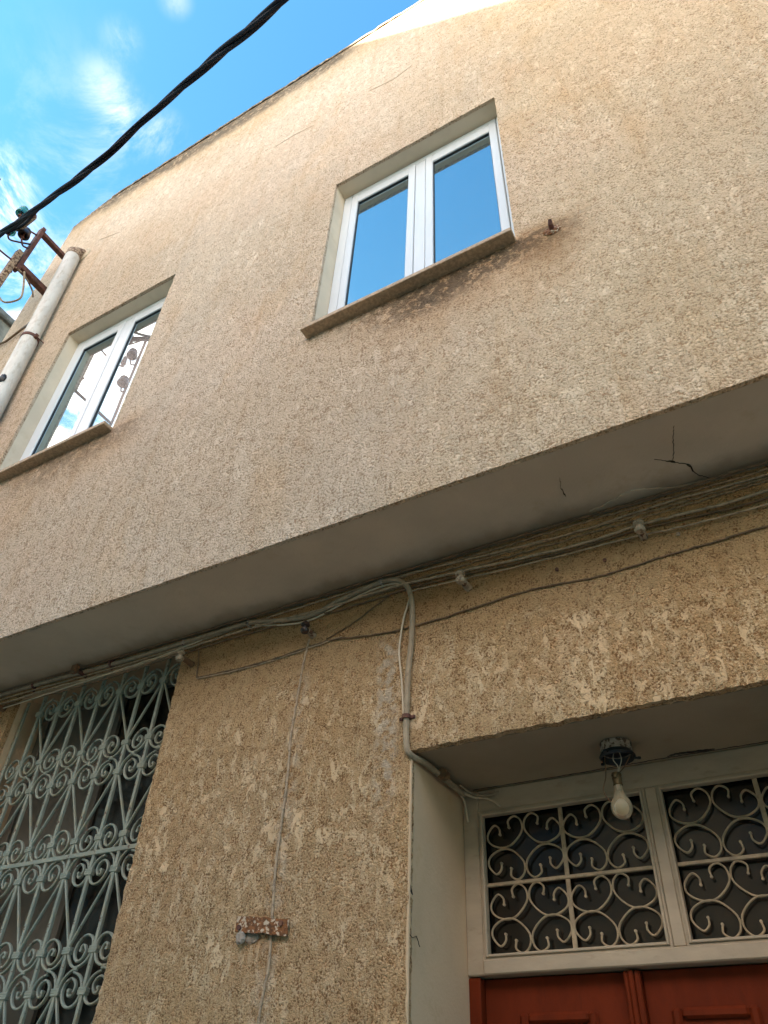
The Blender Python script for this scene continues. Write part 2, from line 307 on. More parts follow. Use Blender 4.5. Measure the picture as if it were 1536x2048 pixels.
# ------------------------------------------------------------ mesh helpers
class MB:
    def __init__(s): s.v = []; s.f = []
    def add(s, vs, fs):
        o = len(s.v); s.v += [tuple(v) for v in vs]; s.f += [tuple(i + o for i in f) for f in fs]; return s
    def box(s, x0, x1, y0, y1, z0, z1, b=0.0):
        if b <= 0:
            vs = [(x, y, z) for x in (x0, x1) for y in (y0, y1) for z in (z0, z1)]
            return s.add(vs, [(0, 1, 3, 2), (4, 6, 7, 5), (0, 4, 5, 1), (2, 3, 7, 6), (0, 2, 6, 4), (1, 5, 7, 3)])
        # chamfered box: 24 vertices
        cx, cy, cz = (x0 + x1) / 2, (y0 + y1) / 2, (z0 + z1) / 2
        hx, hy, hz = (x1 - x0) / 2, (y1 - y0) / 2, (z1 - z0) / 2
        b = min(b, hx * .9, hy * .9, hz * .9)
        idx = {}; vs = []
        for sx in (-1, 1):
            for sy in (-1, 1):
                for sz in (-1, 1):
                    for a in range(3):
                        p = [sx * hx, sy * hy, sz * hz]
                        for k, sg in enumerate((sx, sy, sz)):
                            if k != a: p[k] -= sg * b
                        idx[(sx, sy, sz, a)] = len(vs); vs.append((cx + p[0], cy + p[1], cz + p[2]))
        fs = []
        for a in range(3):
            for sg in (-1, 1):
                o = [k for k in range(3) if k != a]
                q = []
                for u, v in ((-1, -1), (1, -1), (1, 1), (-1, 1)):
                    t = [0, 0, 0]; t[a] = sg; t[o[0]] = u; t[o[1]] = v; q.append(idx[(*t, a)])
                fs.append(tuple(q))
        for a in range(3):          # edges along axis a
            o = [k for k in range(3) if k != a]
            for u in (-1, 1):
                for v in (-1, 1):
                    t = [0, 0, 0]; t[o[0]] = u; t[o[1]] = v
                    t1 = t[:]; t1[a] = -1; t2 = t[:]; t2[a] = 1
                    fs.append((idx[(*t1, o[0])], idx[(*t2, o[0])], idx[(*t2, o[1])], idx[(*t1, o[1])]))
        for sx in (-1, 1):
            for sy in (-1, 1):
                for sz in (-1, 1): fs.append(tuple(idx[(sx, sy, sz, a)] for a in range(3)))
        return s.add(vs, fs)
    def tube(s, pts, r, n=8, caps=True):
        pts = [Vector(p) for p in pts]; rr = r if isinstance(r, (list, tuple)) else [r] * len(pts)
        vs = []; fs = []; up = None
        for i, p in enumerate(pts):
            t = (pts[min(i + 1, len(pts) - 1)] - pts[max(i - 1, 0)]).normalized()
            if up is None:
                up = Vector((0, 0, 1)) if abs(t.z) < .9 else Vector((0, 1, 0))
            a = t.cross(up)
            if a.length < 1e-6: a = t.cross(Vector((1, 0, 0)))
            a.normalize(); b = a.cross(t).normalized(); up = b
            for k in range(n):
                an = 2 * PI * k / n; vs.append(p + (a * math.cos(an) + b * math.sin(an)) * rr[i])
        for i in range(len(pts) - 1):
            for k in range(n):
                k2 = (k + 1) % n; fs.append((i * n + k, i * n + k2, (i + 1) * n + k2, (i + 1) * n + k))
        if caps: fs.append(tuple(range(n - 1, -1, -1))); fs.append(tuple(range((len(pts) - 1) * n, len(pts) * n)))
        return s.add(vs, fs)
    def strap(s, pts, t, w, y=0.0, cham=.0015):
        """Flat bar swept along a path in the XZ plane: t in the plane, w across it (Y)."""
        P = [Vector((p[0], 0, p[1])) for p in pts]; prof = [(-t/2, -w/2 + cham), (-t/2 + cham, -w/2), (t/2 - cham, -w/2), (t/2, -w/2 + cham), (t/2, w/2 - cham), (t/2 - cham, w/2), (-t/2 + cham, w/2), (-t/2, w/2 - cham)]
        vs = []; n = 8; fs = []
        for i, p in enumerate(P):
            d = (P[min(i + 1, len(P) - 1)] - P[max(i - 1, 0)]).normalized(); nn = Vector((-d.z, 0, d.x))
            for a, b in prof: q = p + nn * a; vs.append((q.x, y + b, q.z))
        for i in range(len(P) - 1):
            for k in range(n): k2 = (k + 1) % n; fs.append((i * n + k, (i + 1) * n + k, (i + 1) * n + k2, i * n + k2))
        fs.append(tuple(range(n))); fs.append(tuple(range(len(P) * n - 1, (len(P) - 1) * n - 1, -1)))
        return s.add(vs, fs)
    def lathe(s, prof, c, axis=(0, 0, 1), n=24):
        ax = Vector(axis).normalized(); a = ax.orthogonal().normalized(); b = ax.cross(a); c = Vector(c); vs = []; fs = []
        for r, h in prof:
            for k in range(n): an = 2 * PI * k / n; vs.append(c + ax * h + (a * math.cos(an) + b * math.sin(an)) * max(r, 1e-5))
        for i in range(len(prof) - 1):
            for k in range(n): k2 = (k + 1) % n; fs.append((i * n + k, i * n + k2, (i + 1) * n + k2, (i + 1) * n + k))
        return s.add(vs, fs)
    def rock(s, c, r, seed=0, n=10):
        rnd = random.Random(seed); vs = []; fs = []; m = 7
        for i in range(m + 1):
            th = PI * i / m
            for k in range(n):
                an = 2 * PI * k / n; j = 1 + rnd.uniform(-.22, .22)
                vs.append((c[0] + r[0] * j * math.sin(th) * math.cos(an), c[1] + r[1] * j * math.sin(th) * math.sin(an), c[2] + r[2] * j * math.cos(th)))
        for i in range(m):
            for k in range(n): k2 = (k + 1) % n; fs.append((i * n + k, i * n + k2, (i + 1) * n + k2, (i + 1) * n + k))
        return s.add(vs, fs)
    def mesh(s, name, smooth=False):
        me = bpy.data.meshes.new(name); me.from_pydata(s.v, [], s.f); me.update()
        if smooth:
            me.polygons.foreach_set('use_smooth', [True] * len(me.polygons))
            try: me.set_sharp_from_angle(angle=math.radians(40))
            except Exception: pass
        return me

def obj(name, me, mat, parent=None, smooth=False, loc=None):
    if isinstance(me, MB): me = me.mesh(name, smooth)
    if mat is not None and not me.materials: me.materials.append(mat)
    o = bpy.data.objects.new(name, me); C.objects.link(o)
    if loc is not None: o.location = loc
    if parent is not None:
        o.parent = parent; o.matrix_parent_inverse = Matrix.Translation(-wloc(parent))
    return o
def wloc(p):
    v = Vector(p.location)
    while p.parent is not None: 
        v = v + (p.matrix_parent_inverse.translation) + Vector(p.parent.location); p = p.parent
        if p.parent is not None: v = v  # parents of parts sit at their thing
    return v
def thing(name, label, cat, loc=(0, 0, 0), group=None):
    o = bpy.data.objects.new(name, None); C.objects.link(o); o.location = loc; o.empty_display_size = .1
    return tag(o, label, cat, group)
def tag(o, label, cat, group=None):
    o['label'] = label; o['category'] = cat
    if group: o['group'] = group
    return o
def dup(o, parent, loc):
    c = o.copy(); C.objects.link(c); c.location = loc; c.parent = parent
    return c
def spline(pts, n=6):
    P = [Vector(p) for p in pts]; P = [P[0] * 2 - P[1]] + P + [P[-1] * 2 - P[-2]]; o = []
    for i in range(1, len(P) - 2):
        for k in range(n):
            t = k / n; a, b, c, d = P[i - 1], P[i], P[i + 1], P[i + 2]
            o.append(.5 * ((2 * b) + (c - a) * t + (2 * a - 5 * b + 4 * c - d) * t * t + (3 * b - a - 3 * c + d) * t ** 3))
    o.append(P[-2]); return o

_rs = np.random.RandomState(3); TAB = _rs.rand(512, 512)
def vnoise(x, z, seed=0):
    x = np.asarray(x, float) + seed * 17.3; z = np.asarray(z, float) + seed * 5.7
    xi = np.floor(x).astype(int); zi = np.floor(z).astype(int); fx = x - xi; fz = z - zi
    fx = fx * fx * (3 - 2 * fx); fz = fz * fz * (3 - 2 * fz); T = lambda a, b: TAB[a % 512, b % 512]
    return (T(xi, zi) * (1 - fx) + T(xi + 1, zi) * fx) * (1 - fz) + (T(xi, zi + 1) * (1 - fx) + T(xi + 1, zi + 1) * fx) * fz

def lines(lo, hi, fine_lo, fine_hi, step, coarse, extra=()):
    a = []
    if fine_lo > lo: a += list(np.linspace(lo, fine_lo, max(2, int((fine_lo - lo) / coarse) + 1))[:-1])
    a += list(np.linspace(fine_lo, fine_hi, max(2, int(round((fine_hi - fine_lo) / step)) + 1)))
    if hi > fine_hi: a += list(np.linspace(fine_hi, hi, max(2, int((hi - fine_hi) / coarse) + 1))[1:])
    for e in extra:                     # snap the nearest line onto every opening edge
        i = int(np.argmin([abs(v - e) for v in a])); a[i] = e
    return np.array(a)

def wall_skin(name, xs, zs, y, holes, amp, jit, depth, mat, parent, keep=None):
    nx, nz_ = len(xs), len(zs); X, Z = np.meshgrid(xs, zs, indexing='ij')
    d = amp * (1.1 * vnoise(X * 38, Z * 34, 1) + .7 * vnoise(X * 75, Z * 75, 2) + .35) + .004 * (vnoise(X * 1.1, Z * 1.1, 5) - .5)
    inside = np.zeros((nx - 1, nz_ - 1), bool); cx = (xs[:-1] + xs[1:]) / 2; czs = (zs[:-1] + zs[1:]) / 2
    for x0, x1, z0, z1 in holes: inside |= ((cx[:, None] > x0) & (cx[:, None] < x1) & (czs[None] > z0) & (czs[None] < z1))
    solid = ~inside
    if keep is not None: solid &= keep(cx[:, None], czs[None])
    pad = np.zeros((nx + 1, nz_ + 1), bool); pad[1:-1, 1:-1] = solid
    cnt = pad[:-1, :-1].astype(int) + pad[1:, :-1] + pad[:-1, 1:] + pad[1:, 1:]
    edge = (cnt > 0) & (cnt < 4)
    jx = jit * (vnoise(X * 60, Z * 60, 7) - .5) * 2; jz = jit * (vnoise(X * 60, Z * 60, 9) - .5) * 2
    X2 = X + np.where(edge, jx, 0); Z2 = Z + np.where(edge, jz, 0)
    Yv = y - d + np.where(edge, amp * .8, 0)
    ids = -np.ones((nx, nz_), int); used = cnt > 0; ids[used] = np.arange(used.sum())
    vs = list(map(tuple, np.stack([X2[used], Yv[used], Z2[used]], 1).tolist()))
    I, J = np.nonzero(solid)
    fs = np.stack([ids[I, J], ids[I + 1, J], ids[I + 1, J + 1], ids[I, J + 1]], 1).tolist()
    back = {}
    def bk(i, j):
        k = (i, j)
        if k not in back: back[k] = len(vs); vs.append((float(X2[i, j]), y + depth, float(Z2[i, j])))
        return back[k]
    Sd = pad
    for i in range(nx):
        for j in range(nz_ - 1):
            a, b = Sd[i, j + 1], Sd[i + 1, j + 1]
            if a != b:
                q = [int(ids[i, j]), int(ids[i, j + 1]), bk(i, j + 1), bk(i, j)]; fs.append(q if a else q[::-1])
    for j in range(nz_):
        for i in range(nx - 1):
            a, b = Sd[i + 1, j], Sd[i + 1, j + 1]
            if a != b:
                q = [int(ids[i, j]), int(ids[i + 1, j]), bk(i + 1, j), bk(i, j)]; fs.append(q[::-1] if a else q)
    me = bpy.data.meshes.new(name); me.from_pydata(vs, [], fs); me.update()
    me.polygons.foreach_set('use_smooth', [True] * len(me.polygons))
    try: me.set_sharp_from_angle(angle=math.radians(65))
    except Exception: pass
    return obj(name, me, mat, parent)

# ------------------------------------------------------------ key measures of the house (metres)
YU, YL, YD = 1.90, 2.331, 2.78          # upper wall face, lower wall face, door plane
ZS = 3.532                              # underside of the jetty
ZT = 9.97                               # parapet top
XL, XR = -5.66, 4.2
W1 = (-4.43, -3.215, 5.00, 6.835); W2 = (-1.708, -.485, 5.00, 6.84)
GW = (-3.79, -2.553, 1.05, 3.50)        # barred window
DW = (-1.255, .215, 0.12, 2.709)        # doorway

house = thing('house', 'beige rough-rendered two-storey house front with jettied upper floor, barred window and red door', 'house', (-.7, 1.9, 0))

xs = lines(XL, XR, -5.66, 1.5, .020, .25, (W1[0], W1[1], W2[0], W2[1]))
zs = lines(ZS, ZT, ZS, ZT, .022, .25, (W1[2], W1[3], W2[3]))
def keep_up(cx, cz): return ~((cx < XL + .55) & ((cx - XL) * .42 + (ZT - cz) < .20))     # chamfered far corner
wall_skin('upper_wall', xs, zs, YU, [W1, W2], .0016, .0016, .02, MT['stucco_up'], house, keep_up)
xs = lines(XL, XR, -4.25, .75, .013, .25, (GW[0], GW[1], DW[0], DW[1]))
zs = lines(0.0, ZS, 1.6, ZS, .013, .2, (GW[2], GW[3], DW[2], DW[3]))
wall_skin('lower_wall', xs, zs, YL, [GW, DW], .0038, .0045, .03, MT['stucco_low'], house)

m = MB(); m.box(XL, XR, YU + .021, YL + .03, ZS, ZS + .05); m.box(XL, XL + .02, YU + .021, YL + .03, ZS + .05, ZT - .4)
obj('soffit', m, MT['soffit'], house)
# masonry core behind the skins, with openings left free
def core(name, y0, y1, x0, x1, z0, z1, holes, mat):
    m = MB(); xsx = sorted({x0, x1, *[h[0] for h in holes], *[h[1] for h in holes]})
    for a, b in zip(xsx[:-1], xsx[1:]):
        col = sorted([(h[2], h[3]) for h in holes if h[0] < (a + b) / 2 < h[1]]); z = z0
        for h0, h1 in col:
            if h0 > z: m.box(a, b, y0, y1, z, h0)
            z = h1
        if z < z1: m.box(a, b, y0, y1, z, z1)
    return obj(name, m, mat, house)
core('upper_core', YU + .021, YU + .30, XL + .16, XR - .01, ZS + .06, ZT - .16, [tuple(v + d for v, d in zip(w, (-.002, .002, -.05, .002))) for w in (W1, W2)], MT['concrete'])
core('lower_core', YL + .03, YL + .30, XL + .01, XR - .01, 0, ZS - .002, [(GW[0] - .002, GW[1] + .002, GW[2] - .05, GW[3] + .002), (DW[0] - .002, DW[1] + .002, 0, DW[3] + .002)], MT['concrete'])
m = MB(); m.box(XL + .02, XR, YU + .31, 8.0, 9.2, 9.4); m.box(XL, XL + .2, YU + .32, 8.0, 0, 9.2); m.box(XR - .2, XR, YU + .32, 8, 0, 9.2); m.box(XL + .2, XR - .2, 7.8, 8, 0, 9.2)
obj('rear_walls_and_roof', m, MT['opp'], house).name = 'roof'
# rough coping along the parapet top
m = MB(); n = 150; vs = []; fs = []
for i in range(n + 1):
    x = XL + .56 + (XR - XL - .56) * i / n; h = .012 * random.random(); d = .010 * random.random()
    for yy, zz in ((YU - .006 - d, ZT - .035), (YU - .010 - d, ZT - .004), (YU + .03, ZT + .003 + h), (YU + .22, ZT + .004 + h), (YU + .23, ZT - .16)): vs.append((x, yy, zz))
for i in range(n):
    for k in range(4): fs.append((i * 5 + k, (i + 1) * 5 + k, (i + 1) * 5 + k + 1, i * 5 + k + 1))
m.add(vs, fs); obj('coping', m, MT['stucco_up'], house)
m = MB(); m.box(-3.76, -3.62, YU - .004, YU + .05, ZT + .018, ZT + .034); obj('coping_shard', m, MT['crack'], house)

# ------------------------------------------------------------ upper windows
def window(Wd, lab):
    x0, x1, z0, z1 = Wd; YF = 2.020
    m = MB()    # outer frame + mullion
    mul0, mul1 = x0 + .582, x0 + .658
    for a, b, c, d in ((x0, x0 + .068, z0 + .04, z1), (x1 - .045, x1, z0 + .04, z1), (mul0, mul1, z0 + .095, z1 - .06), (x0 + .068, x1 - .045, z1 - .058, z1), (x0 + .068, x1 - .045, z0 + .04, z0 + .095)):
        m.box(a + .0015, b - .0015 if b < x1 else b - .003, YF, YF + .06, c, d - .003, .003)
    fr = obj('window', m, MT['alu'], house); fr['label'] = lab
    m = MB(); m.box(x0 - .004, x0, YU + .021, YF + .07, z0, z1); m.box(x1, x1 + .004, YU + .021, YF + .07, z0, z1); m.box(x0 - .004, x1 + .004, YU + .021, YF + .07, z1, z1 + .004)
    obj('reveal', m, MT['reveal'], fr)
    m = MB(); m.box(x0 - .012, x1 + .004, YU - .072, YF + .07, z0 - .004, z0 + .026, .003); obj('sill', m, MT['sill'], fr)
    m = MB(); m.box(x0, x1, YF + .08, YF + .085, z0, z1); obj('backing', m, MT['dark'], fr)
    for a, b in ((x0 + .070, mul0 - .002), (mul1 + .002, x1 - .047)):
        c, d = z0 + .098, z1 - .062; s = .052; ys = YF - .004
        m = MB(); m.box(a, a + s, ys, ys + .045, c, d, .004); m.box(b - s, b, ys, ys + .045, c, d, .004)
        m.box(a + s - .001, b - s + .001, ys + .0015, ys + .044, d - .095, d, .004); m.box(a + s - .001, b - s + .001, ys + .0015, ys + .044, c, c + .07, .004)
        sa = obj('sash', m, MT['alu'], fr)
        m = MB(); g = .004
        A, B, Cc, D = a + s, b - s, c + .07, d - .095
        m.box(A, A + g, ys + .010, ys + .02, Cc, D); m.box(B - g, B, ys + .010, ys + .02, Cc, D); m.box(A + g, B - g, ys + .010, ys + .02, D - g, D); m.box(A + g, B - g, ys + .010, ys + .02, Cc, Cc + g)
        # dark joints between sash and frame
        m.box(a - .0035, a - .0003, ys + .012, ys + .03, c, d); m.box(b + .0003, b + .0035, ys + .012, ys + .03, c, d); m.box(a, b, ys + .012, ys + .03, d + .0003, d + .0055)
        obj('gasket', m, MT['gasket'], fr)
        m = MB(); m.box(A + .001, B - .001, ys + .018, ys + .024, Cc + .001, D - .001); obj('pane', m, MT['pane'], fr)
    return fr
window(W1, 'left upper window reflecting cloud and insulators')
window(W2, 'right upper window reflecting blue sky')

# ------------------------------------------------------------ barred window
YG = 2.40
m = MB()
x0, x1, z0, z1 = GW
m.box(x0 - .004, x0, YL + .031, YL + .32, z0, z1); m.box(x1, x1 + .004, YL + .031, YL + .32, z0, z1); m.box(x0 - .004, x1 + .004, YL + .031, YL + .32, z1, z1 + .004); m.box(x0 - .004, x1 + .004, YL + .031, YL + .32, z0 - .004, z0)
wf = MB()
for a, b, c, d in ((x0, x0 + .06, z0, z1), (x1 - .06, x1, z0, z1), (x0 + .06, x1 - .06, z1 - .07, z1), (x0 + .06, x1 - .06, z0, z0 + .07), (-3.20, -3.14, z0 + .07, z1 - .07)):
    wf.box(a + .001, b - .001, 2.535, 2.585, c + .001, d - .001, .003)
lw = obj('window', wf, MT['grey_leaf'], house); lw['label'] = 'tall dark window behind the green iron grille'
obj('reveal', m, MT['reveal_low'], lw)
m = MB(); m.box(x0 + .061, -3.201, 2.55, 2.565, z0 + .071, z1 - .071); obj('shutter', m, MT['grey_leaf'], lw)
m = MB(); m.box(-3.139, x1 - .061, 2.555, 2.560, z0 + .071, z1 - .071); obj('pane', m, MT['pane_old'], lw)
m = MB(); m.box(x0, x1, 2.60, 2.61, z0, z1); obj('backing', m, MT['dark'], lw)
m = MB(); m.box(x0 - .02, x1 + .02, YL - .05, 2.53, z0 - .03, z0 - .005, .003); obj('sill', m, MT['sill'], lw)

P = .1525; CH = .449; ZB0 = 3.450; COLX = [-2.567 - P * k for k in range(9)]   # columns
COLX = [x for x in COLX if x > x0 + .03]
gm = MB(); gm.box(x0 + .012, x0 + .030, YG - .006, YG + .006, z0 + .02, z1 - .03, .002); gm.box(x1 - .026, x1 - .008, YG - .006, YG + .006, z0 + .02, z1 - .03, .002)
gm.box(x0 + .030, x1 - .026, YG - .005, YG + .005, z0 + .02, z0 + .036, .002)
grille = obj('window_grille', gm, MT['grille'], house); grille['label'] = 'pale green iron grille with spiral scrolls and crossing bars'
cb = MB()
vs = []
cb.box(0, x1 - x0 - .040, -.009, .009, -.010, .010, .002)
cb0 = None
for k in (2, 4):
    zc = ZB0 - CH * k
    if cb0 is None: cb0 = obj('cross_bar', cb, MT['grille'], grille, loc=(x0 + .02, YG - .002, zc))
    else:
        c = cb0.copy(); C.objects.link(c); c.location = (x0 + .02, YG - .002, zc)
vb = MB(); vb.box(-.0080, .0080, -.0080, .0080, z0 + .036, z1 - .006, .0018)
bar0 = None
for x in COLX:
    if bar0 is None: bar0 = obj('bar', vb, MT['grille'], grille, loc=(x, YG, 0))
    else: c = bar0.copy(); C.objects.link(c); c.location = (x, YG, 0)
# spiral: (towards neighbour column, away from the boundary); boundary at h=-.068, collar at 0
SP = [(.0735, -.066), (.052, -.060), (.030, -.046), (.015, -.022), (.0105, 0), (.014, .024), (.027, .043), (.050, .052), (.076, .046), (.098, .025), (.108, -.003), (.101, -.029), (.080, -.045), (.058, -.038), (.045, -.018), (.050, .004), (.063, .015), (.074, .008), (.073, -.005)]
def sc_mesh(sx, sz):
    p = spline([Vector((a * sx, b * sz, 0)) for a, b in SP], 4); m = MB(); m.strap([(q.x, q.y) for q in p], .0092, .0165, cham=.0028)
    m.tube([(p[-1].x, -.0082, p[-1].y), (p[-1].x, .0082, p[-1].y)], .0068, 8); return m.mesh('scroll', True)
def dg_mesh(sx):
    """One strap: from the upper boundary through a collar, slanting to the next column's lower collar and boundary."""
    a = [(.0735, CH / 2 - .002), (.05, CH / 2 - .010), (.028, CH / 2 - .028), (.014, CH / 2 - .052), (.0105, CH / 2 - .078), (.0125, CH / 2 - .100)]
    b = [(P - p[0], -p[1]) for p in a[::-1]]
    p = spline([Vector((q[0] * sx, q[1], 0)) for q in a + b], 4); m = MB(); m.strap([(q.x, q.y) for q in p], .0086, .0140, cham=.0025); return m.mesh('slanting_strap', True)
SM = {(sx, sz): sc_mesh(sx, sz) for sx in (-1, 1) for sz in (-1, 1)}; DM = {s: dg_mesh(s) for s in (-1, 1)}
cm = MB()
for q in (-.0085, .0, .0085): cm.box(-.0215 - (.0015 if q == 0 else 0), .0215 + (.0015 if q == 0 else 0), -.0120, .0120, q - .0046, q + .0046, .002)
cm = cm.mesh('collar'); cm.materials.append(MT['grille'])
for k in list(SM.values()) + list(DM.values()): k.materials.append(MT['grille'])
wb = MB(); wb.box(-.009, .009, -.0075, .0075, -.009, .009, .003); wb = wb.mesh('weld'); wb.materials.append(MT['grille'])
for cell in range(5):
    zt = ZB0 - CH * cell
    for j, x in enumerate(COLX):
        for end in (0, 1):                       # 0 top of the cell, 1 bottom
            zc = zt - .0785 if end == 0 else zt - CH + .0665
            o = obj('collar', cm, None, grille, loc=(x, YG, zc + random.uniform(-.003, .003))); o.rotation_euler[1] = random.uniform(-.05, .05)
            triple = ((j + cell + end) % 2 == 1)
            if not triple:
                for sx in (-1, 1):
                    if x + sx * .11 > x1 - .02 or x + sx * .11 < x0 + .03: continue
                    o = obj('scroll', SM[(sx, 1 if end else -1)], None, grille, loc=(x, YG + random.uniform(-.002, .002), zc + random.uniform(-.002, .002)))
                    o.rotation_euler = (random.uniform(-.03, .03), random.uniform(-.05, .05), random.uniform(-.05, .05)); o.scale = (random.uniform(.95, 1.03), 1, random.uniform(.95, 1.04))
            elif end == 0:
                for sx in (-1, 1):
                    if j - sx < 0 or j - sx >= len(COLX): continue
                    obj('slanting_strap', DM[sx], None, grille, loc=(x, YG + .001 * sx, zt - CH / 2))
    if cell:
        for j, x in enumerate(COLX[:-1]): obj('weld', wb, None, grille, loc=(x - P / 2, YG, zt))

# ------------------------------------------------------------ doorway
x0, x1, z0, z1 = DW
for a in (x0 - .004, x1):
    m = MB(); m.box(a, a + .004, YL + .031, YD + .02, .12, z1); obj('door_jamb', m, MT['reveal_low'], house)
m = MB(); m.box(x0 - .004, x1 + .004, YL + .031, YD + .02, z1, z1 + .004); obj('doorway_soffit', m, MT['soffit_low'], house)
m = MB(); m.box(x0 - .1, x1 + .1, YL - .25, YD + .1, 0, .118, .006); obj('doorstep', m, MT['paving'], house)
FR = MB()
g1 = (-1.168, -.560, 2.130, 2.600); g2 = (-.478, .130, 2.130, 2.600)
for a, b, c, d in ((x0, g1[0] - .02, 2.066, z1 - .002), (g1[1] + .02, g2[0] - .02, 2.1125, 2.6195), (g2[1] + .02, x1, 2.066, z1 - .002)):
    FR.box(a, b, YD, YD + .07, c, d, .004)
FR.box(g1[0] - .02, g2[1] + .02, YD + .002, YD + .07, 2.620, z1 - .002, .003)
FR.box(g1[0] - .021, g2[1] + .021, YD - .012, YD + .07, 2.066, 2.112, .004)
for a, b in ((x0, x0 + .055), (x1 - .055, x1)): pass
door = obj('door', FR, MT['cream'], house); door['label'] = 'cream transom frame over a panelled red-brown double door'
for g in (g1, g2):       # mouldings round each light
    m = MB(); o = .020
    for k, (w, yy) in enumerate(((.020, YD - .004), (.011, YD - .011))):
        A, B, Cc, D = g[0] - w, g[1] + w, g[2] - w, g[3] + w
        t = .009
        m.box(A, A + t, yy, YD + .03 - k * .01, Cc, D, .002); m.box(B - t, B, yy, YD + .03 - k * .01, Cc, D, .002)
        m.box(A + t, B - t, yy, YD + .03 - k * .01, D - t, D, .002); m.box(A + t, B - t, yy, YD + .03 - k * .01, Cc, Cc + t, .002)
    obj('moulding', m, MT['cream'], door)
    m = MB(); m.box(g[0] - .004, g[1] + .004, YD + .045, YD + .050, g[2] - .004, g[3] + .004); obj('pane', m, MT['pane_old'], door)
# pieces of transom ironwork
def cs_mesh(sx, sz):
    T = [(-.060, -.018), (-.062, .004), (-.083, .018), (-.110, -.012), (-.104, -.044), (-.062, -.066), (-.016, -.060), (.027, -.018), (.028, .022), (.003, .044), (-.024, .030), (-.022, .004)]
    # measured about the cell quadrant centre, re-centred
    T = [(a + .041, b + .011) for a, b in T]
    p = spline([Vector((a * sx, b * sz, 0)) for a, b in T], 5); m = MB(); m.strap([(q.x, q.y) for q in p], .0062, .0095, cham=.002)
    for q in (p[0], p[-1]): m.tube([(q.x, -.005, q.y), (q.x, .005, q.y)], .0048, 8)
    me = m.mesh('curl', True); me.materials.append(MT['transom_iron']); return me
CS = {(a, b): cs_mesh(a, b) for a in (-1, 1) for b in (-1, 1)}
YI = YD + .022
for g in (g1, g2):
    gx = (g[0] + g[1]) / 2; gz = 2.357
    m = MB(); m.box(gx - .008, gx + .008, YI - .004, YI + .004, g[2] - .008, gz - .006, .0015); m.box(gx - .008, gx + .008, YI - .004, YI + .004, gz + .006, g[3] + .008, .0015)
    m.box(g[0] - .008, g[1] + .008, YI - .008, YI + .004, gz - .006, gz + .006, .0015); obj('glazing_bar', m, MT['transom_iron'], door)
    for i in (0, 1):
        for k in (0, 1):
            cx_ = g[0] + .152 * .5 + i * .304 ; w2 = .152
            zb, zt_ = (gz + .006, g[3]) if k else (g[2], gz - .006)
            zc = (zb + zt_) / 2; qh = (zt_ - zb) / 4
            for sx in (1, -1):
                xc = g[0] + .304 * i + (.076 if sx == 1 else .228)
                for sz in (1, -1):
                    o = obj('curl', CS[(sx, sz)], None, door, loc=(xc, YI + random.uniform(-.001, .001), zc + sz * qh))
                    o.rotation_euler[1] = random.uniform(-.05, .05)
# door leaves
def leaf(a, b, pans):
    m = MB(); YLf = YD + .044
    m.box(a, b, YLf, YLf + .04, .125, 2.062, .003)
    lf = obj('door_leaf', m, MT['red'], door)
    for pa, pb in pans:
        for zt_, zb in ((1.958, 1.20), (1.05, .35)):
            m = MB(); w = .030
            for A, B, Cc, D in ((pa, pa + w, zb, zt_), (pb - w, pb, zb, zt_), (pa + w, pb - w, zt_ - w, zt_), (pa + w, pb - w, zb, zb + w)):
                m.box(A, B, YLf - .016, YLf + .002, Cc, D, .010)
            m.box(pa + .055, pb - .055, YLf - .010, YLf + .002, zb + .055, zt_ - .055, .008)
            obj('door_panel', m, MT['red'], door)
    return lf
leaf(x0 + .045, -.716, [(-1.085, -.820)]); leaf(-.664, -.190, [(-.590, -.335)]); leaf(-.185, x1 - .05, [(-.13, .11)])
m = MB(); m.box(-.716, -.700, YD + .012, YD + .06, .125, 2.060, .004); m.box(-.6995, -.6835, YD + .006, YD + .06, .125, 2.060, .004); m.box(-.683, -.664, YD + .012, YD + .06, .125, 2.060, .004)
obj('astragal', m, MT['red'], door)
for a, b in ((x0, x0 + .044), (x1 - .049, x1)):
    m = MB(); m.box(a, b, YD + .008, YD + .07, .125, 2.062, .003); obj('door_stile', m, MT['red'], door)
m = MB(); m.box(x0, x1, YD + .08, YD + .09, .12, z1); obj('backing', m, MT['dark'], door)
# cracks and lifting plaster
def ribbon(pts, w, z, seed=1, flat='z', y=0.0):
    rnd = random.Random(seed); p = []
    for i in range(len(pts) - 1):
        a, b = Vector((*pts[i], 0)), Vector((*pts[i + 1], 0)); n = max(2, int((b - a).length / .008))
        for k in range(n): p.append(a.lerp(b, k / n) + Vector((rnd.uniform(-.0022, .0022), rnd.uniform(-.0022, .0022), 0)))
    p.append(Vector((*pts[-1], 0))); vs = []; fs = []
    for i, q in enumerate(p):
        d = (p[min(i + 1, len(p) - 1)] - p[max(i - 1, 0)]).normalized(); n = Vector((-d.y, d.x, 0)); t = i / (len(p) - 1)
        ww = w * (.35 + .65 * math.sin(PI * min(1, t * 1.0 + .02)) + rnd.uniform(-.2, .35)) / 2; ww = max(ww, .0004)
        for s in (-1, 1):
            r = q + n * ww * s
            for dd in (0, .002):
                if flat == 'z': vs.append((r.x, r.y, z - dd))
                else: vs.append((r.x, z - dd, r.y))
    for i in range(len(p) - 1):
        b = i * 4; fs += [(b, b + 4, b + 6, b + 2), (b + 1, b + 3, b + 7, b + 5), (b, b + 1, b + 5, b + 4), (b + 2, b + 6, b + 7, b + 3)]
    return MB().add(vs, fs)
